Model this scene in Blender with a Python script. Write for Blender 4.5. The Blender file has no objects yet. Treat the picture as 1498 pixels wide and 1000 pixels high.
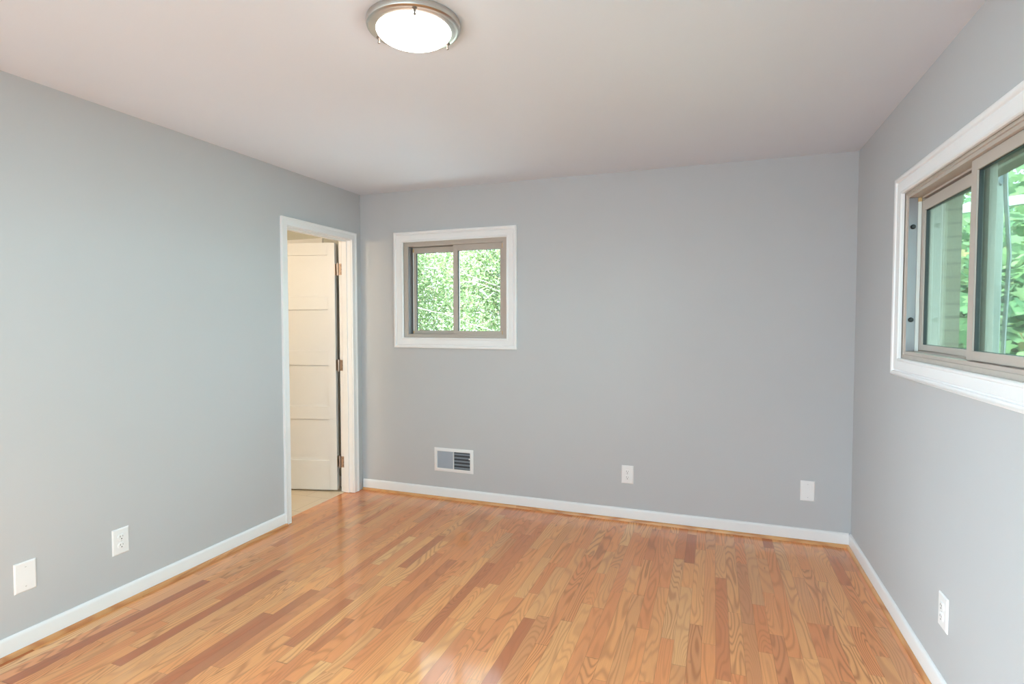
import bpy, bmesh, math, random
import numpy as np
from mathutils import Vector, Matrix

random.seed(7)
rng = np.random.default_rng(7)
SC = bpy.context.scene
COL = SC.collection

# ------------------------------------------------------------------ camera
cam_d = bpy.data.cameras.new('camera')
cam = bpy.data.objects.new('camera', cam_d)
COL.objects.link(cam)
YAW, PITCH, ROLL = -0.3496, -0.0375, -0.0009
cy_, sy_, cp_, sp_ = math.cos(YAW), math.sin(YAW), math.cos(PITCH), math.sin(PITCH)
fwd = Vector((sy_ * cp_, cy_ * cp_, sp_))
rgt = Vector((cy_, -sy_, 0))
upv = rgt.cross(fwd)
rgt, upv = (rgt * math.cos(ROLL) + upv * math.sin(ROLL)), (upv * math.cos(ROLL) - rgt * math.sin(ROLL))
m = Matrix((rgt, upv, -fwd)).transposed().to_4x4()
m.translation = Vector((2.7686, -3.9232, 1.4096))
cam.matrix_world = m
cam_d.sensor_fit = 'HORIZONTAL'
cam_d.sensor_width = 36
cam_d.lens = 812.37 / 1498 * 36
cam_d.clip_start = 0.02
SC.camera = cam

# ------------------------------------------------------------------ view, sky
SC.view_settings.view_transform = 'Standard'
SC.view_settings.look = 'None'
SC.view_settings.gamma = 1
SC.view_settings.use_curve_mapping = False
SC.view_settings.exposure = 0.13
SC.cycles.max_bounces = 14
SC.cycles.diffuse_bounces = 8
SC.cycles.transparent_max_bounces = 24
SC.cycles.transmission_bounces = 8
SC.cycles.sample_clamp_indirect = 8
SC.cycles.caustics_reflective = False
SC.cycles.caustics_refractive = False

world = bpy.data.worlds.new('sky')
SC.world = world
world.use_nodes = True
bg = world.node_tree.nodes['Background']
# hazy bright sky: an even dome with a brighter, bluer glow added low on both sides to lift the side walls
_w = world.node_tree
_tc = _w.nodes.new('ShaderNodeTexCoord'); _dot = _w.nodes.new('ShaderNodeVectorMath'); _dot.operation = 'DOT_PRODUCT'
_dot.inputs[1].default_value = Vector((0.90, 0.05, 0.36)).normalized()
_w.links.new(_tc.outputs['Generated'], _dot.inputs[0])
_dot2 = _w.nodes.new('ShaderNodeVectorMath'); _dot2.operation = 'DOT_PRODUCT'
_dot2.inputs[1].default_value = Vector((-0.90, -0.20, 0.30)).normalized()
_w.links.new(_tc.outputs['Generated'], _dot2.inputs[0])
_mx = _w.nodes.new('ShaderNodeMath'); _mx.operation = 'MAXIMUM'
_w.links.new(_dot.outputs['Value'], _mx.inputs[0]); _w.links.new(_dot2.outputs['Value'], _mx.inputs[1])
_rm = _w.nodes.new('ShaderNodeMapRange'); _rm.interpolation_type = 'SMOOTHSTEP'
for _k, _v in zip(('From Min', 'From Max', 'To Min', 'To Max'), (0.45, 1.0, 4.3, 16.5)): _rm.inputs[_k].default_value = _v
_w.links.new(_mx.outputs[0], _rm.inputs['Value'])
_w.links.new(_rm.outputs[0], bg.inputs['Strength'])
_rc = _w.nodes.new('ShaderNodeValToRGB')
_rc.color_ramp.elements[0].position = 0.45; _rc.color_ramp.elements[0].color = (0.74, 0.875, 1.0, 1)
_rc.color_ramp.elements[1].position = 1.0; _rc.color_ramp.elements[1].color = (0.69, 0.86, 1.0, 1)
_w.links.new(_mx.outputs[0], _rc.inputs[0]); _w.links.new(_rc.outputs[0], bg.inputs['Color'])
sun_d = bpy.data.lights.new('sun', 'SUN')
sun_d.energy = 30; sun_d.angle = math.radians(2.0); sun_d.color = (1.0, 0.975, 0.95)
sun = bpy.data.objects.new('sun', sun_d); COL.objects.link(sun)
sun.rotation_euler = Vector((-0.45, -0.05, 0.89)).to_track_quat('Z', 'Y').to_euler()   # from the left, high, passing along both end walls

W, H = 3.58, 2.44            # room width (x) and ceiling height
YR = -4.75                   # wall behind the camera
WT = 0.115                   # interior wall thickness
XT = 0.14                    # outer wall, without its brick
BR = 0.11                    # brick skin

def portal(name, loc, rot, sx, sy):
    l = bpy.data.lights.new(name, 'AREA')
    l.shape = 'RECTANGLE'; l.size = sx; l.size_y = sy; l.energy = 1
    l.cycles.is_portal = True
    o = bpy.data.objects.new(name, l); COL.objects.link(o)
    o.location = loc; o.rotation_euler = rot
PI = math.pi
portal('sky_portal', (1.9, YR - 0.15, 1.25), (PI / 2, 0, PI), 3.0, 2.1)       # looks +y
portal('sky_portal', (-0.16, -3.825, 1.22), (PI / 2, 0, -PI / 2), 1.65, 2.15)           # looks +x
portal('sky_portal', (W + 0.15, -1.9, 1.62), (PI / 2, 0, PI / 2), 2.0, 0.72)      # looks -x
portal('sky_portal', (0.857, 0.15, 1.66), (PI / 2, 0, 0), 0.9, 0.76)            # looks -y

# ------------------------------------------------------------------ node helpers
def new_mat(name):
    mt = bpy.data.materials.new(name); mt.use_nodes = True
    nt = mt.node_tree
    return mt, nt, nt.nodes['Principled BSDF']

class NT:
    """small arithmetic helper for node trees"""
    def __init__(s, nt): s.nt = nt
    def n(s, t, **kw):
        x = s.nt.nodes.new(t)
        for k, v in kw.items(): setattr(x, k, v)
        return x
    def link(s, a, b): s.nt.links.new(a, b)
    def put(s, sock, v):
        if hasattr(v, 'is_linked') or hasattr(v, 'links'): s.link(v, sock)
        else: sock.default_value = v
    def m(s, op, a, b=None, c=None):
        x = s.n('ShaderNodeMath', operation=op)
        s.put(x.inputs[0], a)
        if b is not None: s.put(x.inputs[1], b)
        if c is not None: s.put(x.inputs[2], c)
        return x.outputs[0]
    def xyz(s, a, b, c):
        x = s.n('ShaderNodeCombineXYZ')
        for i, v in enumerate((a, b, c)): s.put(x.inputs[i], v)
        return x.outputs[0]
    def mix(s, f, a, b, blend='MIX'):
        x = s.n('ShaderNodeMix', data_type='RGBA', blend_type=blend)
        s.put(x.inputs[0], f); s.put(x.inputs[6], a); s.put(x.inputs[7], b)
        return x.outputs[2]
    def ramp(s, f, stops, interp='LINEAR'):
        x = s.n('ShaderNodeValToRGB'); r = x.color_ramp; r.interpolation = interp
        while len(r.elements) < len(stops): r.elements.new(0.5)
        for e, (p, c) in zip(r.elements, stops):
            e.position = p; e.color = (*c, 1) if len(c) == 3 else c
        s.put(x.inputs[0], f)
        return x.outputs[0]
    def noise(s, vec, scale=1.0, detail=2.0, rough=0.5, dist=0.0):
        x = s.n('ShaderNodeTexNoise')
        s.put(x.inputs['Vector'], vec)
        x.inputs['Scale'].default_value = scale; x.inputs['Detail'].default_value = detail
        x.inputs['Roughness'].default_value = rough; x.inputs['Distortion'].default_value = dist
        return x.outputs[0]

def plain(name, col, rough=0.5, metal=0.0, var=0.03, scale=6.0, bump=0.0, bscale=300.0, coat=0.0, spec=0.5):
    """a solid finish with a slight procedural unevenness"""
    mt, nt, b = new_mat(name); N = NT(nt)
    tc = N.n('ShaderNodeTexCoord').outputs['Object']
    f = N.noise(tc, scale, 3)
    lo = [c * (1 - var) for c in col]; hi = [min(1, c * (1 + var)) for c in col]
    N.link(N.ramp(f, [(0.3, lo), (0.7, hi)]), b.inputs['Base Color'])
    b.inputs['Roughness'].default_value = rough
    b.inputs['Metallic'].default_value = metal
    b.inputs['Specular IOR Level'].default_value = spec
    if coat: b.inputs['Coat Weight'].default_value = coat
    if bump:
        bp = N.n('ShaderNodeBump'); bp.inputs['Strength'].default_value = bump; bp.inputs['Distance'].default_value = 0.001
        N.link(N.noise(tc, bscale, 2), bp.inputs['Height']); N.link(bp.outputs[0], b.inputs['Normal'])
    return mt

M = {}
M['wall'] = plain('grey_wall_paint', (0.525, 0.538, 0.563), 0.55, var=0.012, scale=1.5, bump=0.12, bscale=260, spec=0.3)
M['ceiling'] = plain('ceiling_paint', (0.71, 0.765, 0.855), 0.8, var=0.012, scale=1.1, bump=0.1, bscale=200, spec=0.2)
M['trim'] = plain('white_trim_paint', (0.85, 0.85, 0.87), 0.32, var=0.01)
M['door'] = plain('white_door_paint', (0.71, 0.715, 0.735), 0.4, var=0.01)
M['plate'] = plain('white_plastic', (0.86, 0.86, 0.88), 0.3, var=0.01)
M['slot'] = plain('dark_slot', (0.08, 0.08, 0.09), 0.6)
M['frame'] = plain('taupe_vinyl', (0.50, 0.44, 0.395), 0.4, var=0.015)
M['channel'] = plain('taupe_aluminium', (0.30, 0.30, 0.32), 0.35, metal=0.2, var=0.02)
M['strip'] = plain('pale_weather_strip', (0.70, 0.74, 0.72), 0.5)
M['tab'] = plain('tan_corner_block', (0.60, 0.40, 0.18), 0.55)
M['gasket'] = plain('black_rubber', (0.012, 0.013, 0.014), 0.5)
M['nickel'] = plain('brushed_nickel', (0.60, 0.585, 0.555), 0.28, metal=1.0, var=0.05, scale=20)
M['bronze'] = plain('dull_bronze', (0.20, 0.17, 0.15), 0.5, metal=0.5, var=0.05, scale=60)
M['hinge'] = plain('satin_nickel_hinge', (0.55, 0.43, 0.38), 0.35, metal=0.9, var=0.08, scale=60)
M['register'] = plain('white_enamel', (0.83, 0.83, 0.85), 0.35, var=0.01)
M['blade'] = plain('blue_grey_blade', (0.34, 0.40, 0.46), 0.45, var=0.05)
M['vane'] = plain('grey_blue_vane', (0.52, 0.60, 0.70), 0.45, var=0.03)
M['vanedark'] = plain('dark_grey_vane', (0.13, 0.15, 0.18), 0.45, var=0.05)
M['duct'] = plain('dark_duct', (0.035, 0.033, 0.04), 0.7)
M['bath'] = plain('cream_grey_wall_paint', (0.52, 0.53, 0.49), 0.6, var=0.012)
M['bathcream'] = plain('cream_wall_paint', (0.50, 0.47, 0.40), 0.6, var=0.012)
M['fascia'] = plain('white_painted_timber', (0.62, 0.63, 0.62), 0.6)
M['post'] = plain('pale_painted_post', (0.33, 0.34, 0.32), 0.5)
M['greycable'] = plain('grey_cable', (0.30, 0.31, 0.31), 0.5)
M['bark'] = plain('grey_bark', (0.22, 0.20, 0.18), 0.9, var=0.3, scale=14, bump=0.5, bscale=60)
M['twig'] = plain('pale_bark', (0.42, 0.41, 0.40), 0.8, var=0.25, scale=18)
M['paving'] = plain('bounce_concrete', (0.18, 0.185, 0.195), 0.9, var=0.06, scale=2)  # finish of the ground added behind the camera to bounce daylight indoors
M['grass'] = plain('dark_soil', (0.13, 0.14, 0.10), 0.9, var=0.3, scale=3)
M['gravel'] = plain('bounce_gravel', (0.86, 0.88, 0.88), 0.9, var=0.06, scale=5)  # kept very white so the added bed throws light up to the ceiling

def oak(name, ramp_stops, board=True, axis='y'):
    """red-oak strip flooring: random-length boards along y, 57 mm wide, satin varnish"""
    mt, nt, b = new_mat(name); N = NT(nt)
    sep = N.n('ShaderNodeSeparateXYZ')
    N.link(N.n('ShaderNodeNewGeometry').outputs['Position'], sep.inputs[0])
    x, y = sep.outputs[0], sep.outputs[1]
    if axis == 'x': x, y = y, x
    xr = N.m('DIVIDE', N.m('ADD', x, 0.013), 0.0572)
    if not board: xr = N.m('ADD', N.m('MULTIPLY', x, 0.0001), 3.5)
    row = N.m('FLOOR', xr)
    wn = N.n('ShaderNodeTexWhiteNoise', noise_dimensions='1D'); N.link(row, wn.inputs['W'])
    a = wn.outputs['Value']
    L = N.m('MULTIPLY_ADD', a, 0.45, 0.42) if board else N.m('MULTIPLY_ADD', a, 0.0, 1.7)
    ys = N.m('ADD', N.m('DIVIDE', y, L), N.m('MULTIPLY', a, 37.0))
    wob = N.m('MULTIPLY', N.m('SINE', N.m('ADD', N.m('MULTIPLY', ys, 2.1), N.m('MULTIPLY', row, 1.7))), 0.30)
    ys = N.m('ADD', ys, wob)
    bid = N.m('FLOOR', ys)
    wn2 = N.n('ShaderNodeTexWhiteNoise', noise_dimensions='2D'); N.link(N.xyz(row, bid, 0.0), wn2.inputs['Vector'])
    sc = N.n('ShaderNodeSeparateColor'); N.link(wn2.outputs['Color'], sc.inputs[0])
    r, g, bl = sc.outputs[0], sc.outputs[1], sc.outputs[2]
    base = N.ramp(wn2.outputs['Value'], ramp_stops)
    # plain-sawn figure: contour lines of a stretched noise field, its own in each board
    gx = N.m('ADD', N.m('MULTIPLY', x, 9.0), N.m('MULTIPLY', r, 60.0))
    gy = N.m('ADD', N.m('MULTIPLY', y, 1.15), N.m('MULTIPLY', g, 60.0))
    field = N.noise(N.xyz(gx, gy, N.m('MULTIPLY', bl, 9.0)), 1.0, 1.5, 0.4)
    k = N.m('MULTIPLY_ADD', bl, 100.0, 75.0)
    w = N.m('MULTIPLY_ADD', N.m('SINE', N.m('MULTIPLY', field, k)), 0.5, 0.5)
    w = N.m('POWER', w, 2.6)
    strength = N.m('MULTIPLY_ADD', N.m('POWER', g, 1.4), 0.50, 0.24)
    fine = N.noise(N.xyz(N.m('MULTIPLY', x, 420.0), N.m('MULTIPLY', y, 9.0), r), 1.0, 3.0, 0.6)
    fine = N.ramp(fine, [(0.35, (0, 0, 0)), (0.75, (1, 1, 1))])
    broad = N.noise(N.xyz(gx, N.m('MULTIPLY', gy, 0.7), 3.0), 0.6, 2.0)
    col = N.mix(N.m('MULTIPLY', w, strength), base, (0.42, 0.145, 0.058, 1))
    col = N.mix(N.m('MULTIPLY', fine, 0.22), col, (0.46, 0.175, 0.07, 1))
    col = N.mix(N.m('MULTIPLY', N.ramp(broad, [(0.5, (0, 0, 0)), (0.75, (1, 1, 1))]), 0.35), col, (0.56, 0.26, 0.13, 1))
    # knots and dark mineral streaks in a few boards
    kn = N.noise(N.xyz(N.m('MULTIPLY', x, 30.0), N.m('MULTIPLY', y, 5.5), 7.0), 1.0, 1.0)
    kn = N.ramp(kn, [(0.745, (0, 0, 0)), (0.80, (1, 1, 1))])
    col = N.mix(N.m('MULTIPLY', kn, 0.55), col, (0.20, 0.075, 0.035, 1))
    if board:
        fx = N.m('FRACT', xr)
        ex = N.m('MULTIPLY', N.m('MINIMUM', fx, N.m('SUBTRACT', 1.0, fx)), 0.0572)
        fy = N.m('FRACT', ys)
        ey = N.m('MULTIPLY', N.m('MINIMUM', fy, N.m('SUBTRACT', 1.0, fy)), 0.55)
        e = N.m('MINIMUM', ex, ey)
        gap = N.ramp(N.m('MULTIPLY', e, 100.0), [(0.02, (1, 1, 1)), (0.11, (0, 0, 0))])
        col = N.mix(N.m('MULTIPLY', gap, 0.5), col, (0.16, 0.06, 0.03, 1))
    N.link(col, b.inputs['Base Color'])
    N.link(N.m('MULTIPLY_ADD', fine, 0.04, 0.23), b.inputs['Roughness'])
    b.inputs['Specular IOR Level'].default_value = 0.12
    b.inputs['Coat Weight'].default_value = 0.62
    b.inputs['Coat IOR'].default_value = 1.6
    b.inputs['Coat Roughness'].default_value = 0.10
    bp = N.n('ShaderNodeBump'); bp.inputs['Strength'].default_value = 0.12; bp.inputs['Distance'].default_value = 0.0006
    N.link(fine, bp.inputs['Height']); N.link(bp.outputs[0], b.inputs['Normal'])
    return mt

M['floor'] = oak('red_oak_strip_floor', [
    (0.00, (0.50, 0.155, 0.068)), (0.05, (0.68, 0.235, 0.096)), (0.18, (0.83, 0.315, 0.122)),
    (0.45, (0.89, 0.370, 0.140)), (0.65, (0.90, 0.405, 0.156)), (0.84, (0.91, 0.445, 0.178)), (0.92, (0.72, 0.300, 0.124)), (1.0, (0.92, 0.505, 0.220))])
M['shoe_y'] = oak('oak_shoe_moulding', [(0, (0.66, 0.345, 0.145)), (1, (0.74, 0.42, 0.19))], board=False)
M['shoe_x'] = oak('oak_shoe_moulding', [(0, (0.68, 0.34, 0.14)), (1, (0.72, 0.40, 0.17))], board=False, axis='x')

def tile_mat():
    mt, nt, b = new_mat('travertine_tile'); N = NT(nt)
    p = N.n('ShaderNodeNewGeometry').outputs['Position']
    br = N.n('ShaderNodeTexBrick'); br.offset = 0.5
    N.link(p, br.inputs['Vector'])
    for k, v in {'Scale': 1.0, 'Mortar Size': 0.003, 'Brick Width': 0.32, 'Row Height': 0.32}.items(): br.inputs[k].default_value = v
    br.inputs['Color1'].default_value = (0.72, 0.60, 0.45, 1); br.inputs['Color2'].default_value = (0.76, 0.65, 0.51, 1)
    br.inputs['Mortar'].default_value = (0.50, 0.40, 0.30, 1)
    c = N.mix(N.m('MULTIPLY', N.noise(p, 7.0, 5, 0.6), 0.4), br.outputs[0], (0.60, 0.47, 0.34, 1))
    N.link(c, b.inputs['Base Color']); b.inputs['Roughness'].default_value = 0.4
    return mt
M['tile'] = tile_mat()

def brick_mat():
    mt, nt, b = new_mat('painted_brick'); N = NT(nt)
    sep = N.n('ShaderNodeSeparateXYZ'); N.link(N.n('ShaderNodeNewGeometry').outputs['Position'], sep.inputs[0])
    br = N.n('ShaderNodeTexBrick'); br.offset = 0.5
    N.link(N.xyz(N.m('ADD', sep.outputs[0], sep.outputs[1]), sep.outputs[2], 0.0), br.inputs['Vector'])
    for k, v in {'Scale': 1.0, 'Mortar Size': 0.006, 'Brick Width': 0.21, 'Row Height': 0.062}.items(): br.inputs[k].default_value = v
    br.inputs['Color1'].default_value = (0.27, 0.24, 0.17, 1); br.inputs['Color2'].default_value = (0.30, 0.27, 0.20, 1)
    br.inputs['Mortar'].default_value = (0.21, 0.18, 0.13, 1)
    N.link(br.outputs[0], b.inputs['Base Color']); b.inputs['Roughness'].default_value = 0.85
    return mt
M['brick'] = brick_mat()

def glass_mat(name, tint, refl=1.0):
    mt = bpy.data.materials.new(name); mt.use_nodes = True
    nt = mt.node_tree; nt.nodes.clear(); N = NT(nt)
    out = N.n('ShaderNodeOutputMaterial')
    tr = N.n('ShaderNodeBsdfTransparent'); tr.inputs[0].default_value = (*tint, 1)
    gl = N.n('ShaderNodeBsdfGlossy'); gl.inputs['Roughness'].default_value = 0.0
    fr = N.n('ShaderNodeFresnel'); fr.inputs['IOR'].default_value = 1.42
    mx = N.n('ShaderNodeMixShader')
    N.link(N.m('MULTIPLY', fr.outputs[0], refl), mx.inputs[0]); N.link(tr.outputs[0], mx.inputs[1]); N.link(gl.outputs[0], mx.inputs[2])
    N.link(mx.outputs[0], out.inputs[0])
    return mt
M['glass'] = glass_mat('clear_pane', (0.95, 0.99, 0.96), 0.6)
M['glass_green'] = glass_mat('green_tinted_pane', (0.80, 0.95, 0.87), 0.6)

def leaf_mat(name, stops):
    mt = bpy.data.materials.new(name); mt.use_nodes = True
    nt = mt.node_tree; nt.nodes.clear(); N = NT(nt)
    out = N.n('ShaderNodeOutputMaterial')
    r = N.n('ShaderNodeNewGeometry').outputs['Random Per Island']
    c = N.ramp(r, stops)
    d = N.n('ShaderNodeBsdfDiffuse'); t = N.n('ShaderNodeBsdfTranslucent'); mx = N.n('ShaderNodeMixShader')
    N.link(c, d.inputs[0]); N.link(N.mix(0.3, c, (0.34, 0.43, 0.16, 1)), t.inputs[0])
    mx.inputs[0].default_value = 0.45
    N.link(d.outputs[0], mx.inputs[1]); N.link(t.outputs[0], mx.inputs[2]); N.link(mx.outputs[0], out.inputs[0])
    return mt
M['leaf_a'] = leaf_mat('light_green_leaves', [(0, (0.085, 0.145, 0.065)), (0.35, (0.145, 0.22, 0.105)), (0.7, (0.235, 0.29, 0.175)), (0.88, (0.36, 0.39, 0.30)), (0.94, (0.42, 0.44, 0.38)), (0.955, (0.30, 0.22, 0.19)), (1, (0.33, 0.25, 0.22))])  # palest leaf tones put the white sparkle of sky gaps into the colour
M['leaf_b'] = leaf_mat('maple_leaves', [(0, (0.085, 0.165, 0.10)), (0.4, (0.14, 0.245, 0.13)), (0.8, (0.23, 0.32, 0.185)), (0.97, (0.31, 0.36, 0.225)), (0.985, (0.34, 0.22, 0.14)), (1, (0.34, 0.22, 0.14))])

def emis(name, col, strength):
    mt = bpy.data.materials.new(name); mt.use_nodes = True
    nt = mt.node_tree; b = nt.nodes['Principled BSDF']; N = NT(nt)
    b.inputs['Base Color'].default_value = (0.9, 0.9, 0.88, 1); b.inputs['Roughness'].default_value = 0.35
    b.inputs['Emission Color'].default_value = (*col, 1); b.inputs['Emission Strength'].default_value = strength
    return mt
M['dome'] = emis('lit_frosted_glass', (1.0, 0.93, 0.83), 13.0)
M['bulb'] = emis('lit_frosted_shade', (1.0, 0.77, 0.50), 145.0)

# ------------------------------------------------------------------ mesh builder
WL = {}                                   # world position of every parent

class MB:
    def __init__(s, fn=None): s.v, s.f, s.fn = [], [], fn
    def add(s, vs, fs):
        o = len(s.v)
        s.v += [tuple(s.fn(*p)) if s.fn else tuple(p) for p in vs]
        s.f += [tuple(i + o for i in f) for f in fs]
        return s
    def box(s, a, b):
        (x0, y0, z0), (x1, y1, z1) = a, b
        return s.add([(x0, y0, z0), (x1, y0, z0), (x1, y1, z0), (x0, y1, z0), (x0, y0, z1), (x1, y0, z1), (x1, y1, z1), (x0, y1, z1)],
                     [(0, 1, 2, 3), (4, 5, 6, 7), (0, 1, 5, 4), (1, 2, 6, 5), (2, 3, 7, 6), (3, 0, 4, 7)])
    def strip(s, loops, closed_prof=True, closed_path=True):
        """loops: list of cross-sections (equal point counts) skinned in order"""
        n, k = len(loops[0]), len(loops)
        vs = [p for l in loops for p in l]; fs = []
        for i in range(k if closed_path else k - 1):
            j = (i + 1) % k
            for q in range(n if closed_prof else n - 1):
                r = (q + 1) % n
                fs.append((i * n + q, i * n + r, j * n + r, j * n + q))
        if not closed_path:
            fs.append(tuple(range(n))); fs.append(tuple((k - 1) * n + q for q in range(n)))
        return s.add(vs, fs)
    def ring(s, u0, u1, v0, v1, prof):
        """mitred rectangular moulding; prof: (outward offset from the opening edge, height)"""
        L = []
        for su, sv in ((-1, -1), (1, -1), (1, 1), (-1, 1)):
            L.append([((u0 if su < 0 else u1) + su * o, (v0 if sv < 0 else v1) + sv * o, h) for o, h in prof])
        return s.strip(L)
    def tube(s, pts, r, n=10):
        pts = [Vector(p) for p in pts]; L = []
        for i, p in enumerate(pts):
            d = (pts[min(i + 1, len(pts) - 1)] - pts[max(i - 1, 0)]).normalized()
            a = d.cross(Vector((0, 0, 1)) if abs(d.z) < 0.9 else Vector((1, 0, 0))).normalized(); b = d.cross(a)
            ri = r[i] if isinstance(r, (list, tuple)) else r
            L.append([tuple(p + a * ri * math.cos(t) + b * ri * math.sin(t)) for t in (2 * PI * q / n for q in range(n))])
        return s.strip(L, True, False)
    def lathe(s, prof, c=(0, 0, 0), n=64):
        L = [[(c[0] + r * math.cos(t), c[1] + r * math.sin(t), c[2] + z) for r, z in prof] for t in (2 * PI * q / n for q in range(n))]
        return s.strip(L, False, True)
    def build(s, name, mat, parent=None, bevel=0.0, smooth=False, seg=2):
        wl = WL[parent.name] if parent else None
        V = np.array(s.v, float)
        if wl is None: wl = Vector(((V[:, 0].min() + V[:, 0].max()) / 2, (V[:, 1].min() + V[:, 1].max()) / 2, V[:, 2].min())); loc = wl
        else: loc = Vector((0, 0, 0))
        me = bpy.data.meshes.new(name)
        me.from_pydata([tuple(Vector(p) - wl) for p in s.v], [], s.f)
        bm = bmesh.new(); bm.from_mesh(me)
        bmesh.ops.remove_doubles(bm, verts=bm.verts, dist=1e-6)
        bmesh.ops.recalc_face_normals(bm, faces=bm.faces)
        if bevel:
            es = [e for e in bm.edges if len(e.link_faces) == 2 and e.calc_face_angle(0) > 0.6]
            bmesh.ops.bevel(bm, geom=es, offset=bevel, segments=seg, affect='EDGES', profile=0.5, clamp_overlap=True)
        bm.to_mesh(me); bm.free()
        if smooth:
            for p in me.polygons: p.use_smooth = True
            me.set_sharp_from_angle(angle=math.radians(38))
        me.materials.append(mat if not isinstance(mat, str) else M[mat])
        o = bpy.data.objects.new(name, me); COL.objects.link(o)
        o.location = loc
        if parent: o.parent = parent
        WL[o.name] = wl
        return o

def tag(o, label, cat, group=None, kind=None):
    o['label'] = label; o['category'] = cat
    if group: o['group'] = group
    if kind: o['kind'] = kind
    return o

def empty(name, loc, label, cat, group=None, kind=None):
    o = bpy.data.objects.new(name, None); COL.objects.link(o)
    o.location = loc; o.empty_display_size = 0.1
    WL[o.name] = Vector(loc)
    return tag(o, label, cat, group, kind)

def copy_tree(o, parent=None):
    c = o.copy(); COL.objects.link(c)
    if parent: c.parent = parent
    for ch in list(o.children): copy_tree(ch, c)
    return c

back = lambda u, v, n: (u, -n, v)            # n = into the room
left = lambda u, v, n: (n, u, v)
right = lambda u, v, n: (W - n, u, v)

def wall(name, fn, u0, u1, v0, v1, thick, holes, mat, label, n0=0.0):
    """wall panel with rectangular openings, cut from a grid"""
    us = sorted({u0, u1, *[h[0] for h in holes], *[h[1] for h in holes]})
    vs = sorted({v0, v1, *[h[2] for h in holes], *[h[3] for h in holes]})
    solid = {}
    for i in range(len(us) - 1):
        for j in range(len(vs) - 1):
            a, b = (us[i] + us[i + 1]) / 2, (vs[j] + vs[j + 1]) / 2
            solid[i, j] = not any(h[0] < a < h[1] and h[2] < b < h[3] for h in holes)
    mb = MB(fn)
    for (i, j), ok in solid.items():
        if not ok: continue
        a, b, c, d = us[i], us[i + 1], vs[j], vs[j + 1]
        n1 = n0 - thick
        mb.add([(a, c, n0), (b, c, n0), (b, d, n0), (a, d, n0)], [(0, 1, 2, 3)])
        mb.add([(a, c, n1), (b, c, n1), (b, d, n1), (a, d, n1)], [(0, 1, 2, 3)])
        for (di, dj, q) in ((-1, 0, ((a, c), (a, d))), (1, 0, ((b, c), (b, d))), (0, -1, ((a, c), (b, c))), (0, 1, ((a, d), (b, d)))):
            if not solid.get((i + di, j + dj), False):
                (p0, p1), (p2, p3) = q
                mb.add([(p0, p1, n0), (p2, p3, n0), (p2, p3, n1), (p0, p1, n1)], [(0, 1, 2, 3)])
    return tag(mb.build(name, mat), label, 'wall', kind='structure')

# ------------------------------------------------------------------ the room shell
RW = (-2.95, -0.885, 1.225, 2.005)           # right window opening (y0, y1, z0, z1)
BW = (0.405, 1.305, 1.272, 2.050)            # back window opening  (x0, x1, z0, z1)
DY0, DY1, DH = -0.862, -0.118, 2.075         # doorway rough opening in the left wall
LR = (-4.65, -3.0, 0.15, 2.25)               # unseen left wall window, added to brighten the right wall
RR = (0.4, 3.4, 0.2, 2.3)                    # unseen window added behind the camera to let daylight fill the room

tag(MB().box((-0.085, YR, -0.06), (W + 0.12, 0.10, 0.0)).build('floor', 'floor'), 'honey and salmon toned red oak strip floor with satin varnish', 'floor', kind='structure')
cb = MB()
cz = lambda x, y: 2.452 - (x / W) * 0.013 + y * 0.0045 * (1 - x / W) - y * 0.0015 * (x / W)
cs = [(-0.05, YR - 0.1), (W + 0.1, YR - 0.1), (W + 0.1, 0.1), (-0.05, 0.1)]
cb.add([(x, y, cz(x, y)) for x, y in cs] + [(x, y, 2.62) for x, y in cs], [(0, 1, 2, 3), (4, 5, 6, 7), (0, 1, 5, 4), (1, 2, 6, 5), (2, 3, 7, 6), (3, 0, 4, 7)])
tag(cb.build('ceiling', 'ceiling'), 'plain warm white painted ceiling over the bedroom', 'ceiling', kind='structure')

wall('wall_left', left, YR, 0.0, 0.0, 2.5, WT, [(DY0, DY1, -0.01, DH), LR], 'wall', 'pale grey painted wall with the open doorway')
wall('wall_back', back, 0.0, W, 0.0, 2.5, XT, [BW], 'wall', 'pale grey painted wall with the small square window')
wall('wall_right', right, YR, XT, 0.0, 2.5, XT, [RW], 'wall', 'pale grey painted wall with the wide sliding window')
wall('wall_front', lambda u, v, n: (u, YR + n, v), -0.1, W + 0.14, 0.0, 2.5, XT, [RR], 'wall', 'pale grey wall behind the camera with an added window opening')
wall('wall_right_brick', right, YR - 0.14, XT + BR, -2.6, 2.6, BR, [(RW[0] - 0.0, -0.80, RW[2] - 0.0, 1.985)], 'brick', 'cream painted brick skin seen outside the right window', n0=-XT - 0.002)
wall('wall_back_brick', back, -2.6, W + XT, -2.6, 2.6, BR, [(BW[0] - 0.03, BW[1] + 0.03, BW[2] - 0.10, BW[3])], 'brick', 'cream painted brick skin outside the small back window', n0=-XT - 0.002)

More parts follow.
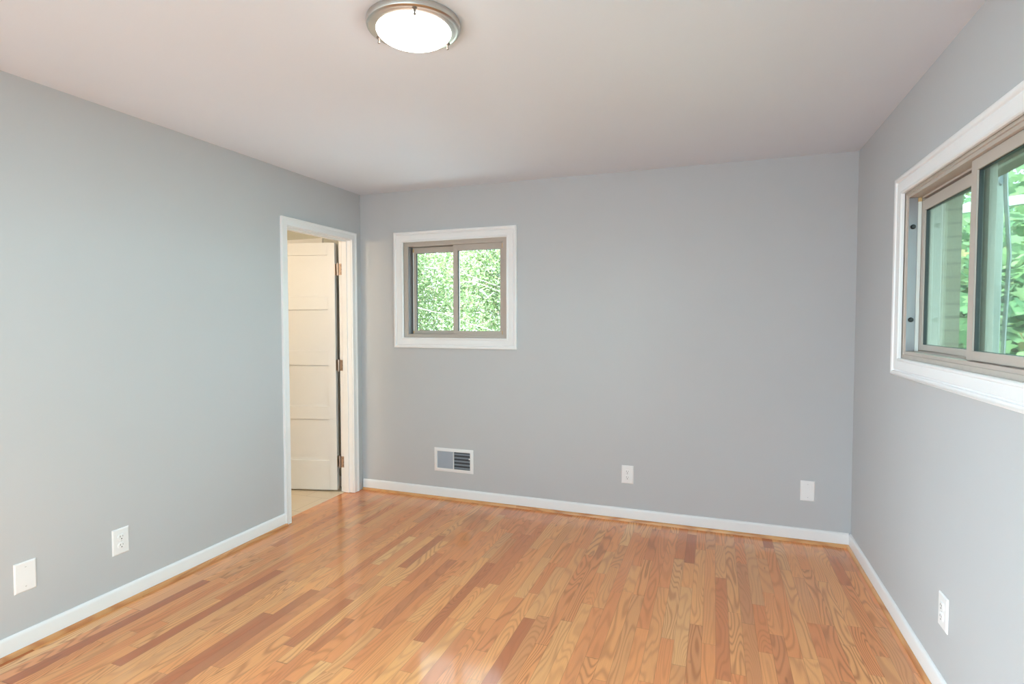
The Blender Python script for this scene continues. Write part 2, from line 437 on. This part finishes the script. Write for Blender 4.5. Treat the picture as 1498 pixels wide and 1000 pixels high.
def skirting(name, shoe, fn, u0, u1, label, slabel, mat):
    prof = [(0.0, 0.0), (0.012, 0.0), (0.012, 0.074), (0.0105, 0.081), (0.007, 0.0862), (0.003, 0.0885), (0.0, 0.089)]
    a = MB(fn).strip([[(u, z, n) for n, z in prof] for u in (u0, u1)], True, False)
    tag(a.build(name, 'trim', smooth=True), label, 'baseboard', kind='structure')
    sp = [(0.0125, 0.0)] + [(0.0125 + 0.013 * math.cos(t), 0.0195 * math.sin(t)) for t in np.linspace(0, PI / 2, 8)]
    b = MB(fn).strip([[(u, z, n) for n, z in sp] for u in (u0, u1)], True, False)
    tag(b.build(shoe, mat, smooth=True), slabel, 'moulding', kind='structure')
skirting('baseboard_left', 'trim_1', left, YR, -0.90, 'white baseboard along the grey wall left of the doorway', 'varnished oak quarter round below the left baseboard', 'shoe_y')
skirting('baseboard_back', 'trim_2', back, 0.012, W - 0.012, 'white baseboard along the wall below the small window', 'varnished oak quarter round below the back baseboard', 'shoe_x')
skirting('baseboard_right', 'trim_3', right, YR, -0.012, 'white baseboard along the wall below the wide window', 'varnished oak quarter round below the right baseboard', 'shoe_y')

# ------------------------------------------------------------------ windows
CASE = [(0.0, 0.0), (0.0, 0.011), (0.004, 0.0155), (0.012, 0.0155), (0.0155, 0.0085), (0.020, 0.0085), (0.027, 0.0125), (0.052, 0.0160), (0.056, 0.0110),
        (0.060, 0.0110), (0.063, 0.019), (0.069, 0.0225), (0.077, 0.0225), (0.082, 0.019), (0.082, 0.0)]

def sash(par, fn, u0, u1, v0, v1, n, ws, glass, d=0.022):
    """ws: stile left, stile right, bottom rail, top rail; n = room face (negative = deeper)"""
    l, r, b, t = ws
    mb = MB(fn)
    mb.box((u0, v0, n - d), (u0 + l, v1, n)); mb.box((u1 - r, v0, n - d), (u1, v1, n))
    mb.box((u0 + l, v0, n - d), (u1 - r, v0 + b, n)); mb.box((u0 + l, v1 - t, n - d), (u1 - r, v1, n))
    s = mb.build('sash', 'frame', par, bevel=0.0012)
    gk = MB(fn)
    a, c, e, f = u0 + l, u1 - r, v0 + b, v1 - t
    g = 0.003
    gk.box((a - 0.002, e, n - d + 0.003), (a + g, f, n - 0.006)); gk.box((c - g, e, n - d + 0.003), (c + 0.002, f, n - 0.006))
    gk.box((a + g, e - 0.002, n - d + 0.003), (c - g, e + 0.001, n - 0.006)); gk.box((a + g, f - g * 0.7, n - d + 0.003), (c - g, f + 0.002, n - 0.006))
    gk.build('gasket', 'gasket', s)
    MB(fn).box((a + 0.001, e + 0.0005, n - d * 0.6 - 0.002), (c - 0.001, f - 0.001, n - d * 0.6 + 0.002)).build('pane', glass, s)
    return s

def window(name, fn, op, cas, label, fn_parts):
    cu, cv = (op[0] + op[1]) / 2, op[2]
    w = empty(name, fn(cu, cv, 0), label, 'window', kind='structure')
    MB(fn).ring(*cas, CASE).build('casing', 'trim', w, smooth=True)
    fn_parts(w)
    return w

def back_parts(w):
    fn = back
    f = MB(fn)
    # frame: face ring, then the two stepped tracks
    x0, x1, z0, z1 = BW
    f.ring(x0 + 0.037, x1 - 0.046, z0 + 0.034, z1 - 0.042, [(0.0, -0.012), (0.012, -0.012), (0.012, -0.008), (0.036, -0.008), (0.036, -0.10), (0.0, -0.10)])
    fr = f.build('frame', 'frame', w, bevel=0.001)
    ch = MB(fn)
    ch.box((x0 + 0.0372, z0 + 0.0345, -0.095), (x0 + 0.041, z1 - 0.0425, -0.014))
    ch.build('track', 'channel', fr)
    MB(fn).ring(0.475, 1.240, 1.318, 1.985, [(0.0, -0.0835), (0.06, -0.0835), (0.06, -0.100), (0.0, -0.100)]).build('back_stop', 'frame', fr)
    o = sash(w, fn, 0.462, 0.872, 1.308, 2.000, -0.060, (0.0275, 0.040, 0.027, 0.042), 'glass')
    MB(fn).box((0.4615, 1.312, -0.0595), (0.4695, 1.985, -0.0570)).build('weather_strip', 'strip', o)
    tb = MB(fn).box((0.4610, 1.312, -0.0594), (0.4700, 1.332, -0.0565))
    tb.build('corner_block', 'tab', o)
    MB(fn).box((0.4610, 1.965, -0.0594), (0.4700, 1.992, -0.0565)).build('corner_block', 'tab', o)
    i = sash(w, fn, 0.836, 1.2585, 1.306, 2.0075, -0.030, (0.040, 0.026, 0.026, 0.047), 'glass')
    MB(fn).box((1.2475, 1.307, -0.0298), (1.2570, 1.335, -0.0270)).build('corner_block', 'tab', i)
    MB(fn).box((1.2475, 1.965, -0.0298), (1.2570, 2.000, -0.0270)).build('corner_block', 'tab', i)
window('window_1', back, BW, (0.409, 1.298, 1.279, 2.040), 'small square sliding window in white casing on the back wall', back_parts)

def right_parts(w):
    fn = right
    y0, y1, z0, z1 = RW
    f = MB(fn)
    f.ring(y0 + 0.035, y1 - 0.035, z0 + 0.045, z1 - 0.040, [(0.0, -0.010), (0.014, -0.010), (0.014, -0.004), (0.034, -0.004), (0.034, -0.139), (-0.006, -0.139), (-0.006, -0.062), (0.0, -0.058)])
    fr = f.build('frame', 'frame', w, bevel=0.001)
    MB(fn).ring(y0 + 0.055, -0.932, 1.287, 1.932, [(0.0, -0.0835), (0.05, -0.0835), (0.05, -0.100), (0.0, -0.100)]).build('back_stop', 'frame', fr)
    MB(fn).box((y1 - 0.0385, z0 + 0.046, -0.044), (y1 - 0.0352, z1 - 0.041, -0.011)).build('track', 'channel', fr)
    MB(fn).box((y1 - 0.0440, z0 + 0.046, -0.0578), (y1 - 0.0352, z1 - 0.060, -0.0445)).build('weather_strip', 'strip', fr)
    MB(fn).box((y1 - 0.0445, z1 - 0.060, -0.0578), (y1 - 0.0352, z1 - 0.042, -0.0445)).build('corner_block', 'tab', fr)
    for zz in (1.834, 1.414):
        b = MB().lathe([(0.0, 0.0), (0.0105, 0.0), (0.0105, 0.005), (0.007, 0.009), (0.0, 0.009)], n=20)
        b.v = [(W + 0.027 + x, y1 - 0.0385 - z, zz + y) for x, y, z in b.v]
        b.build('bumper', 'gasket', fr, smooth=True)
    mid = -1.58
    sash(w, fn, mid, -0.917, 1.277, 1.946, -0.060, (0.045, 0.043, 0.026, 0.045), 'glass_green')
    sash(w, fn, y0 + 0.036, -1.536, 1.273, 1.964, -0.024, (0.045, 0.045, 0.032, 0.040), 'glass_green')
window('window_2', right, RW, (RW[0] + 0.004, -0.900, 1.238, 1.990), 'wide two pane sliding window in white casing on the right wall', right_parts)

def front_parts(w):
    fn = lambda u, v, n: (u, YR + n, v)
    x0, x1, z0, z1 = RR
    fr = MB(fn).ring(x0 + 0.03, x1 - 0.03, z0 + 0.03, z1 - 0.03, [(0.0, -0.02), (0.029, -0.02), (0.029, -0.1), (0.0, -0.1)]).build('frame', 'frame', w)
    MB(fn).box((x0 + 0.032, z0 + 0.032, -0.062), (x1 - 0.032, z1 - 0.032, -0.058)).build('pane', 'glass', fr)
window('added_window_3', lambda u, v, n: (u, YR + n, v), RR, RR, 'unseen wide window added behind the camera to light the room', front_parts)

def left_parts(w):
    x0, x1, z0, z1 = LR
    fr = MB(left).ring(x0 + 0.03, x1 - 0.03, z0 + 0.03, z1 - 0.03, [(0.0, -0.02), (0.029, -0.02), (0.029, -0.1), (0.0, -0.1)]).build('frame', 'frame', w)
    MB(left).box((x0 + 0.032, z0 + 0.032, -0.062), (x1 - 0.032, z1 - 0.032, -0.058)).build('pane', 'glass', fr)
window('added_window_4', left, LR, LR, 'unseen tall window added in the left wall to brighten the right wall', left_parts)

# ------------------------------------------------------------------ doorway and door
JY0, JY1, JH = -0.846, -0.134, 2.062         # clear opening
dr = empty('door_1', (-0.05, (JY0 + JY1) / 2, 0), 'open white panelled door and white casing in the left wall doorway', 'door', kind='structure')
DC = [(0.0, 0.0), (0.0, 0.009), (0.003, 0.0115), (0.010, 0.0115), (0.014, 0.0095), (0.034, 0.0125), (0.038, 0.0115), (0.042, 0.0165), (0.048, 0.018), (0.054, 0.018), (0.057, 0.016), (0.057, 0.0)]
r_ = 0.005
L = [[(JY0 - r_ - o, 0.004, h) for o, h in DC], [(JY0 - r_ - o, JH + r_ + o, h) for o, h in DC],
     [(JY1 + r_ + o, JH + r_ + o, h) for o, h in DC], [(JY1 + r_ + o, 0.004, h) for o, h in DC]]
MB(left).strip(L, True, False).build('casing', 'trim', dr, smooth=True)
jb = MB()
for (ya, yb) in ((DY0 + 0.001, JY0), (JY1, DY1 - 0.001)): jb.box((-WT, ya, 0.003), (0.0, yb, DH - 0.001))
jb.box((-WT, JY0, JH), (0.0, JY1, DH - 0.001))
jm = jb.build('jamb', 'trim', dr, bevel=0.001)
sb = MB()
sb.box((-0.079, JY0, 0.003), (-0.036, JY0 + 0.011, JH)); sb.box((-0.079, JY1 - 0.011, 0.003), (-0.036, JY1, JH)); sb.box((-0.079, JY0 + 0.011, JH - 0.011), (-0.036, JY1 - 0.011, JH))
sb.build('door_stop', 'trim', jm, bevel=0.0015)

# leaf built closed-form in its own frame (a = along the leaf from the hinge, t = thickness), then swung open about the hinge
ANG = math.radians(13.8)
ca, sa = math.cos(ANG), math.sin(ANG)
HX, HY = -0.149, -0.145                       # front corner of the hinge edge
def leaf(a, t, z): return (HX - a * ca - t * sa, HY - a * sa + t * ca, z)
lw, lz0, lz1, lt_ = 0.700, 0.014, 2.050, 0.042
panels = [(0.257, 0.600), (0.708, 1.048), (1.166, 1.504), (1.615, 1.950)]
st_, rec = 0.062, 0.016
lb = MB(leaf)
lb.box((0, 0, lz0), (st_, lt_, lz1)); lb.box((lw - 0.10, 0, lz0), (lw, lt_, lz1))
zs = [lz0] + [z for p in panels for z in p] + [lz1]
for k in range(0, len(zs), 2): lb.box((st_, 0, zs[k]), (lw - 0.10, lt_, zs[k + 1]))
lf = lb.build('door_leaf', 'door', dr, bevel=0.0022)
for (a, b) in panels:
    MB(leaf).box((st_ - 0.004, rec, a - 0.004), (lw - 0.096, lt_ - rec, b + 0.004)).build('panel', 'door', lf)
for (za, zb) in ((0.206, 0.297), (1.005, 1.094), (1.786, 1.878)):
    hb = MB()
    hb.box((-0.1165, JY1 - 0.0022, za), (-0.086, JY1 - 0.0002, zb))
    hb.tube([(-0.1255, JY1 - 0.006, za - 0.003), (-0.1255, JY1 - 0.006, zb + 0.003)], 0.0062, 12)
    p = leaf(0.0, 0.0, 0); q = leaf(0.0, lt_ - 0.004, 0)
    hb.fn = leaf; hb.box((-0.0018, 0.003, za), (0.0, lt_ - 0.006, zb)); hb.fn = None
    hg = hb.build('hinge', 'hinge', dr, smooth=True)
    for k, dz in enumerate((0.016, 0.045, 0.074)):
        sc_ = MB().lathe([(0.0, 0.0015), (0.0028, 0.001), (0.0034, 0.0), (0.0, 0.0)], n=10)
        sc_.v = [(-0.096 + (0.006 if k == 1 else 0) + x, JY1 - 0.0022 - z, za + dz + y) for x, y, z in sc_.v]
        sc_.build('screw', 'slot', hg)
kb = MB().lathe([(0.0, 0.0), (0.026, 0.0), (0.026, 0.006), (0.010, 0.010), (0.009, 0.035), (0.024, 0.042), (0.027, 0.056), (0.020, 0.066), (0.0, 0.068)], n=28)
kb.v = [leaf(lw - 0.06 + x, -z, 0.95 + y) for x, y, z in kb.v]
kb.build('knob', 'nickel', lf, smooth=True)

# ------------------------------------------------------------------ bathroom beyond the door
BX, BY0 = -2.1, -2.35
tag(MB().box((BX - 0.1, BY0 - 0.1, -0.06), (-0.086, 0.10, -0.001)).build('floor_tile', 'tile'), 'beige stone tile floor just beyond the open doorway', 'floor', kind='structure')
tag(MB().box((BX - 0.1, BY0 - 0.1, 2.44), (-0.06, 0.10, 2.50)).build('ceiling_bathroom', 'ceiling'), 'ceiling of the bathroom beyond the doorway', 'ceiling', kind='structure')
tag(MB().box((BX - 0.1, 0.0, 0.0), (-0.001, XT, 2.44)).build('wall_bathroom_back', 'bath'), 'cream grey bathroom wall seen in the slit beside the hinges', 'wall', kind='structure')
tag(MB().box((BX - 0.1, BY0, 0.0), (BX, 0.0, 2.44)).build('wall_bathroom_far', 'bathcream'), 'cream bathroom wall far beyond the doorway', 'wall', kind='structure')
tag(MB().box((BX - 0.1, BY0 - 0.1, 0.0), (-WT - 0.001, BY0, 2.44)).build('wall_bathroom_near', 'bathcream'), 'cream bathroom wall out of sight behind the doorway', 'wall', kind='structure')
tag(MB().box((BX, -0.012, 0.0), (-WT - 0.002, 0.0, 0.089)).build('baseboard_bathroom', 'trim', bevel=0.002), 'white baseboard in the bathroom behind the open door', 'baseboard', kind='structure')
tag(MB().box((-1.30, -0.018, 2.066), (-0.371, 0.0, 2.116)).build('trim_4', 'trim', bevel=0.002), 'white trim board above the open door in the bathroom', 'trim', kind='structure')
v = empty('vanity_light', (-0.62, BY0 + 0.001, 1.96), 'warm lit vanity light on the bathroom wall out of sight', 'light')
MB().box((-0.90, BY0 + 0.001, 1.96), (-0.34, BY0 + 0.03, 2.04)).build('backplate', 'nickel', v, bevel=0.004)
for dx in (-0.2, 0.0, 0.2):
    s_ = MB().lathe([(0.0, 0.0), (0.035, 0.0), (0.05, 0.05), (0.055, 0.11), (0.0, 0.11)], (-0.62 + dx, BY0 + 0.095, 1.94), 24)
    s_.build('shade', 'bulb', v, smooth=True)
    MB().box((-0.628 + dx, BY0 + 0.025, 1.985), (-0.612 + dx, BY0 + 0.06, 2.0)).build('arm', 'nickel', v)

# ------------------------------------------------------------------ ceiling light
LX, LY = 1.783, -2.204
LZ = cz(LX, LY)
cl = empty('ceiling_light', (LX, LY, LZ), 'lit round flush ceiling light with a brushed nickel ring', 'light')
ringp = [(0.118, 0.0), (0.154, 0.0), (0.158, -0.004), (0.160, -0.012), (0.160, -0.022), (0.158, -0.028), (0.153, -0.031), (0.148, -0.0315), (0.138, -0.033), (0.130, -0.036), (0.126, -0.036), (0.120, -0.030)]
MB().lathe(ringp + [ringp[0]], (LX, LY, LZ), 96).build('ring', 'nickel', cl, smooth=True)
dome = [(0.0, -0.074)] + [(0.128 * math.sin(t), -0.034 - 0.040 * math.cos(t)) for t in np.linspace(0.12, PI / 2, 14)] + [(0.126, -0.031), (0.0, -0.031)]
MB().lathe(dome, (LX, LY, LZ), 96).build('glass_dome', 'dome', cl, smooth=True)
for a in (-59, 61, 181):
    t = math.radians(a)
    cx_, cy2 = LX + 0.139 * math.cos(t), LY + 0.139 * math.sin(t)
    cp = MB().lathe([(0.0, -0.031), (0.0085, -0.031), (0.0090, -0.034), (0.0038, -0.037), (0.0030, -0.045), (0.0048, -0.049), (0.0036, -0.053), (0.0, -0.054)], (cx_, cy2, LZ), 16)
    cp.build('finial', 'bronze', cl, smooth=True)

# ------------------------------------------------------------------ wall plates
def plate_mesh(w=0.083, h=0.129, d=0.006):
    mb = MB()
    L = []
    for k, (ins, dep) in enumerate(((0.0, 0.0), (0.0, 0.0022), (0.003, 0.0045), (0.0055, d))):
        a, b = w / 2 - ins, h / 2 - ins
        L.append([(-a, -dep, -b), (a, -dep, -b), (a, -dep, b), (-a, -dep, b)])
    return mb.strip(L, True, False)

def screw(par, x, z, y=-0.006):
    s = MB().lathe([(0.0, 0.0012), (0.002, 0.001), (0.0032, 0.0), (0.0, 0.0)], n=14)
    s.v = [(x + a, y - c, z + b) for a, b, c in s.v]
    o = s.build('screw', 'plate', par, smooth=True)
    MB().box((x - 0.0026, y - 0.0014, z - 0.0005), (x + 0.0026, y - 0.0008, z + 0.0005)).build('screw_slot', 'slot', o)

def make_outlet():
    e = empty('outlet', (0, 0, 0), '', 'outlet', 'white duplex outlets')
    MB.build(plate_mesh(), 'plate', 'plate', e)
    for zc in (0.0205, -0.0205):
        pts = []
        R_, fl = 0.0175, 0.0145
        for q in range(40):
            t = 2 * PI * q / 40
            pts.append((R_ * math.cos(t), max(-fl, min(fl, R_ * math.sin(t)))))
        mb = MB().strip([[(x, -0.0058, zc + z) for x, z in pts], [(x, -0.0088, zc + z) for x, z in pts], [(x * 0.93, -0.0100, zc + z * 0.93) for x, z in pts]], True, False)
        rc = mb.build('receptacle', 'plate', e)
        MB().box((-0.0075, -0.0103, zc + 0.0005), (-0.0052, -0.0095, zc + 0.0085)).box((0.0052, -0.0103, zc + 0.0012), (0.0072, -0.0095, zc + 0.0078)).build('slots', 'slot', rc)
        g = MB().lathe([(0.0, 0.0004), (0.0030, 0.0004), (0.0030, 0.0), (0.0, 0.0)], n=14)
        g.v = [(a, -0.0100 - c, zc - 0.0075 + b) for a, b, c in g.v]
        g.build('ground_hole', 'slot', rc)
    screw(e, 0, 0)
    return e

def make_blank():
    e = empty('blank_wall_plate', (0, 0, 0), '', 'wall plate', 'blank white wall plates')
    plate_mesh(0.083, 0.129).build('plate', 'plate', e)
    screw(e, 0, 0.0415); screw(e, 0, -0.0415)
    return e

ob = make_outlet(); bb = make_blank()
ol = copy_tree(ob); orr = copy_tree(ob); bl_ = copy_tree(bb)
ob.location = (2.205, 0, 0.329); ob['label'] = 'white duplex outlet on the back wall, right of the vent'
ol.location = (0, -2.029, 0.318); ol.rotation_euler = (0, 0, PI / 2); ol['label'] = 'white duplex outlet on the left wall'
orr.location = (W, -1.479, 0.332); orr.rotation_euler = (0, 0, -PI / 2); orr['label'] = 'white duplex outlet on the right wall below the wide window'
bb.location = (3.337, 0, 0.331); bb['label'] = 'blank white wall plate on the back wall near the right corner'
bl_.location = (0, -2.437, 0.318); bl_.rotation_euler = (0, 0, PI / 2); bl_['label'] = 'blank white wall plate on the left wall beside the outlet'

# ------------------------------------------------------------------ wall register
vx0, vx1, vz0, vz1 = 0.680, 1.019, 0.219, 0.4065
vt = empty('vent_register', (0.85, 0, vz0), 'white wall register with half open vanes low on the back wall', 'vent')
ix0, ix1, iz0, iz1 = vx0 + 0.024, vx1 - 0.027, vz0 + 0.025, vz1 - 0.026
fr = MB(back).ring(ix0, ix1, iz0, iz1, [(0.0, 0.001), (0.0, 0.007), (0.006, 0.0095), (0.014, 0.0085), (0.0245, 0.004), (0.0255, 0.0005)]).build('frame', 'register', vt, smooth=True)
MB(back).box((0.8465, iz0 + 0.0002, 0.001), (0.8525, iz1 - 0.0002, 0.0085)).build('centre_bar', 'register', vt)
MB(back).box((ix0 + 0.0003, iz0 + 0.0003, 0.0006), (ix1 - 0.0003, iz1 - 0.0003, 0.0012)).build('duct_opening', 'duct', vt)
lv = MB(back)
n_ = 22
for k in range(n_):                                    # left bank: nearly closed upright vanes
    xa = ix0 + 0.001 + (0.845 - ix0) * k / n_; dx = (0.845 - ix0) / n_
    lv.add([(xa, iz0 + 0.001, 0.0018), (xa + dx * 1.02, iz0 + 0.001, 0.0042), (xa + dx * 1.02, iz1 - 0.001, 0.0042), (xa, iz1 - 0.001, 0.0018),
            (xa, iz0 + 0.001, 0.0012), (xa + dx * 1.02, iz0 + 0.001, 0.0036), (xa + dx * 1.02, iz1 - 0.001, 0.0036), (xa, iz1 - 0.001, 0.0012)],
           [(0, 1, 2, 3), (4, 5, 6, 7), (0, 1, 5, 4), (1, 2, 6, 5), (2, 3, 7, 6), (3, 0, 4, 7)])
lv.build('left_vanes', 'vane', vt)
rv = MB(back)
for k in range(13):                                    # right bank: open upright vanes
    xa = 0.8575 + (ix1 - 0.8625) * k / 12
    rv.box((xa, iz0 + 0.001, 0.0035), (xa + 0.0022, iz1 - 0.001, 0.0065))
rv.build('right_vanes', 'vanedark', vt)
hv = MB(back)
for k in range(5):                                     # rear horizontal blades
    za = iz0 + 0.004 + (iz1 - iz0) * k / 5
    hv.box((0.853, za, 0.0014), (ix1 - 0.0005, za + 0.0135, 0.0026))
hv.build('rear_blades', 'blade', vt)
MB(back).box((ix1 - 0.010, 0.330, 0.0068), (ix1 + 0.003, 0.3385, 0.0125)).build('lever', 'register', vt, bevel=0.001)

# ------------------------------------------------------------------ outdoors
tag(MB().box((-9, YR - 14, -0.35), (13, YR - 0.27, -0.15)).build('bounce_paving', 'paving'), 'unseen paving added outside behind the camera to bounce light up', 'ground', kind='structure')  # added out of view to reflect daylight through the rear window onto the ceiling
tag(MB().box((-4, 0.4, -2.62), (4, 12, -2.58)).build('bounce_bed', 'gravel'), 'unseen white gravel added below the small back window to bounce light up', 'ground', kind='structure')  # added reflector for the bright ceiling area above the small window
tag(MB().box((-30, -30, -2.8), (35, 40, -2.6)).build('ground', 'grass'), 'dark soil far below the windows', 'ground', kind='structure')

def leaves(center, radii, n, size, shape, droop, par, mat):
    """a crown of separate bent leaf blades"""
    P = rng.normal(size=(n, 3)); P /= np.linalg.norm(P, axis=1)[:, None]
    rr = rng.random(n) ** 0.45
    clump = rng.normal(size=(60, 3)); clump /= np.linalg.norm(clump, axis=1)[:, None]; clump *= (rng.random(60) ** 0.4)[:, None]
    base = clump[rng.integers(0, 60, n)] + 0.24 * rng.normal(size=(n, 3))
    mixm = rng.random(n) < 0.65
    Q = np.where(mixm[:, None], base, P * rr[:, None])
    C = np.array(center) + Q * np.array(radii)
    az = rng.random(n) * 2 * PI
    tilt = droop + 0.45 * rng.normal(size=n)
    rl = 0.5 * rng.normal(size=n)
    d = np.stack([np.cos(az) * np.cos(tilt), np.sin(az) * np.cos(tilt), -np.sin(tilt)], 1)
    s = np.stack([-np.sin(az), np.cos(az), np.zeros(n)], 1)
    u = np.cross(s, d)
    s2 = s * np.cos(rl)[:, None] + u * np.sin(rl)[:, None]
    u2 = np.cross(s2, d)
    sz = size * (0.65 + 0.7 * rng.random(n))
    shp = np.array(shape); k = len(shp)
    V = C[:, None, :] + sz[:, None, None] * (shp[None, :, 1:2] * d[:, None, :] + shp[None, :, 0:1] * s2[:, None, :] + shp[None, :, 2:3] * u2[:, None, :])
    V = V.reshape(-1, 3) - np.array(WL[par.name])
    me = bpy.data.meshes.new('foliage')
    me.vertices.add(n * k); me.vertices.foreach_set('co', V.ravel())
    me.loops.add(n * k); me.loops.foreach_set('vertex_index', np.arange(n * k))
    me.polygons.add(n); me.polygons.foreach_set('loop_start', np.arange(n) * k); me.polygons.foreach_set('loop_total', np.full(n, k))
    me.update(calc_edges=True); me.validate()
    me.materials.append(M[mat])
    o = bpy.data.objects.new('foliage', me); COL.objects.link(o); o.parent = par
    return o

OVAL = [(0, 0, 0), (0.22, 0.25, 0.05), (0.26, 0.5, 0.06), (0.15, 0.8, 0.0), (0, 1.0, -0.08), (-0.15, 0.8, 0.0), (-0.26, 0.5, 0.06), (-0.22, 0.25, 0.05)]
MAPLE = [(0, 0, 0), (0.28, -0.06, 0.03), (0.25, 0.16, 0.04), (0.56, 0.36, 0.02), (0.33, 0.46, 0.05), (0.36, 0.74, 0.02), (0.16, 0.68, 0.03), (0, 1.05, -0.05),
         (-0.16, 0.68, 0.03), (-0.36, 0.74, 0.02), (-0.33, 0.46, 0.05), (-0.56, 0.36, 0.02), (-0.25, 0.16, 0.04), (-0.28, -0.06, 0.03)]

def tree(label, x, y, zc, rad, n, size, shape, mat, branches, bark='bark', droop=0.4, group=None):
    t = empty('tree', (x, y, -2.6), label, 'tree', group)
    top = zc + rad[2] * 0.5
    mb = MB(); mb.tube([(x + 0.04 * math.sin(k * 1.3), y + 0.05 * math.cos(k), -2.6 + (top + 2.6) * k / 8) for k in range(9)], [0.14 - 0.013 * k for k in range(9)], 10)
    mb.build('trunk', bark, t, smooth=True)
    for k in range(branches):
        a = 2 * PI * k / branches + rng.random(); z0 = zc - rad[2] * 0.6 + rad[2] * 1.1 * rng.random()
        ln = 0.95
        pts = []
        for q in range(8):
            f = q / 7
            pts.append((x + math.cos(a) * rad[0] * ln * f + 0.08 * rng.normal() * f, y + math.sin(a) * rad[1] * ln * f + 0.08 * rng.normal() * f, z0 + 0.35 * f + 0.07 * rng.normal() * f))
        b = MB().tube(pts, [0.035 * (1 - f * 0.8 / 7) - 0.028 * f / 7 for f in range(8)], 7)
        br_ = b.build('branch', 'twig', t, smooth=True)
    leaves((x, y, zc), rad, n, size, shape, droop, t, mat)
    return t

tree('bright green tree filling the left pane of the small window', -2.5, 4.7, 1.9, (1.08, 1.0, 1.7), 21000, 0.056, OVAL, 'leaf_a', 10)
tree('bright green tree filling the right pane of the small window', -0.32, 4.6, 1.9, (1.08, 1.0, 1.6), 21000, 0.056, OVAL, 'leaf_a', 10)
tb = bpy.data.objects['tree.001']; ta = bpy.data.objects['tree']
for owner, L in ((tb, [(-0.93, 3.45, 1.516), (-0.738, 3.45, 1.445), (-0.542, 3.43, 1.366), (-0.327, 3.45, 1.307), (0.04, 3.6, 1.153), (-0.2, 4.4, 0.9)]),
                 (tb, [(-0.95, 3.42, 2.2), (-0.691, 3.45, 2.121), (-0.539, 3.42, 2.057), (-0.378, 3.45, 1.994), (0.04, 3.6, 1.83), (-0.25, 4.5, 1.3)]),
                 (tb, [(-0.924, 3.5, 1.928), (-0.736, 3.46, 1.973), (-0.539, 3.5, 1.988), (-0.272, 3.48, 1.894), (0.04, 3.7, 1.752), (-0.25, 4.5, 1.4)]),
                 (ta, [(-0.705, 3.3, 1.445), (-0.983, 3.4, 1.527), (-1.209, 3.45, 1.558), (-1.417, 3.46, 1.611), (-1.75, 3.6, 1.64), (-2.45, 4.6, 1.2)])):
    MB().tube(L, [0.0035, 0.0045, 0.0055, 0.007, 0.010, 0.02], 7).build('branch', 'bark', owner, smooth=True)
tree('green tree standing further back behind the small window trees', -3.2, 8.6, 2.1, (2.6, 2.3, 2.6), 20000, 0.10, OVAL, 'leaf_a', 10)
tree('broad leaved maple close outside the wide right window', 5.1, 3.4, 1.25, (0.9, 2.2, 1.1), 5600, 0.16, MAPLE, 'leaf_b', 9, droop=0.6)
tree('larger maple beyond, seen through the wide right window', 8.7, 8.6, 2.0, (2.5, 3.0, 2.2), 8000, 0.20, MAPLE, 'leaf_b', 9, droop=0.6)

# a pale beam of the porch roof out among the leaves and a cable hanging outside the right window
bA, bB = Vector((5.147, 3.38, 2.59)), Vector((5.581, 2.90, 2.585))
bd = (bB - bA).normalized(); bn = Vector((bd.y, -bd.x, 0))
bm_ = MB().strip([[tuple(p + bn * a + Vector((0, 0, b))) for a, b in ((-0.04, -0.045), (0.04, -0.045), (0.04, 0.045), (-0.04, 0.045))] for p in (bA - bd * 1.2, bB + bd * 2.0)], True, False)
tag(bm_.build('porch_beam', 'fascia', bevel=0.004), 'pale horizontal roof beam above the leaves outside the wide window', 'beam')
tag(MB().tube([(3.93, -0.945, 2.6), (3.93, -0.95, 1.99), (3.93, -0.962, 1.901), (3.93, -0.989, 1.752), (3.93, -1.002, 1.679), (3.93, -0.996, 1.651), (3.93, -0.991, 1.551), (3.93, -0.978, 1.377), (3.93, -0.973, 1.283), (3.93, -0.965, 0.3), (3.93, -0.97, -2.6)], 0.009, 8)
    .build('cable', 'greycable', smooth=True), 'slack grey cable hanging down outside the wide right window', 'cable')

pp = empty('porch_post', (4.328, 0.177, -2.6), 'slim pale square porch post standing outside the wide right window', 'post')
MB().box((4.30, 0.149, -2.6), (4.356, 0.205, 2.9)).build('shaft', 'post', pp, bevel=0.006)
oc = MB().lathe([(0.0, 0.012), (0.018, 0.012), (0.022, 0.0), (0.0, 0.0)], n=24)
oc.v = [(4.335 + x * 0.6, 0.149 - z, 2.235 + y * 1.6) for x, y, z in oc.v]
oc.build('oval_cover', 'vanedark', pp, smooth=True)
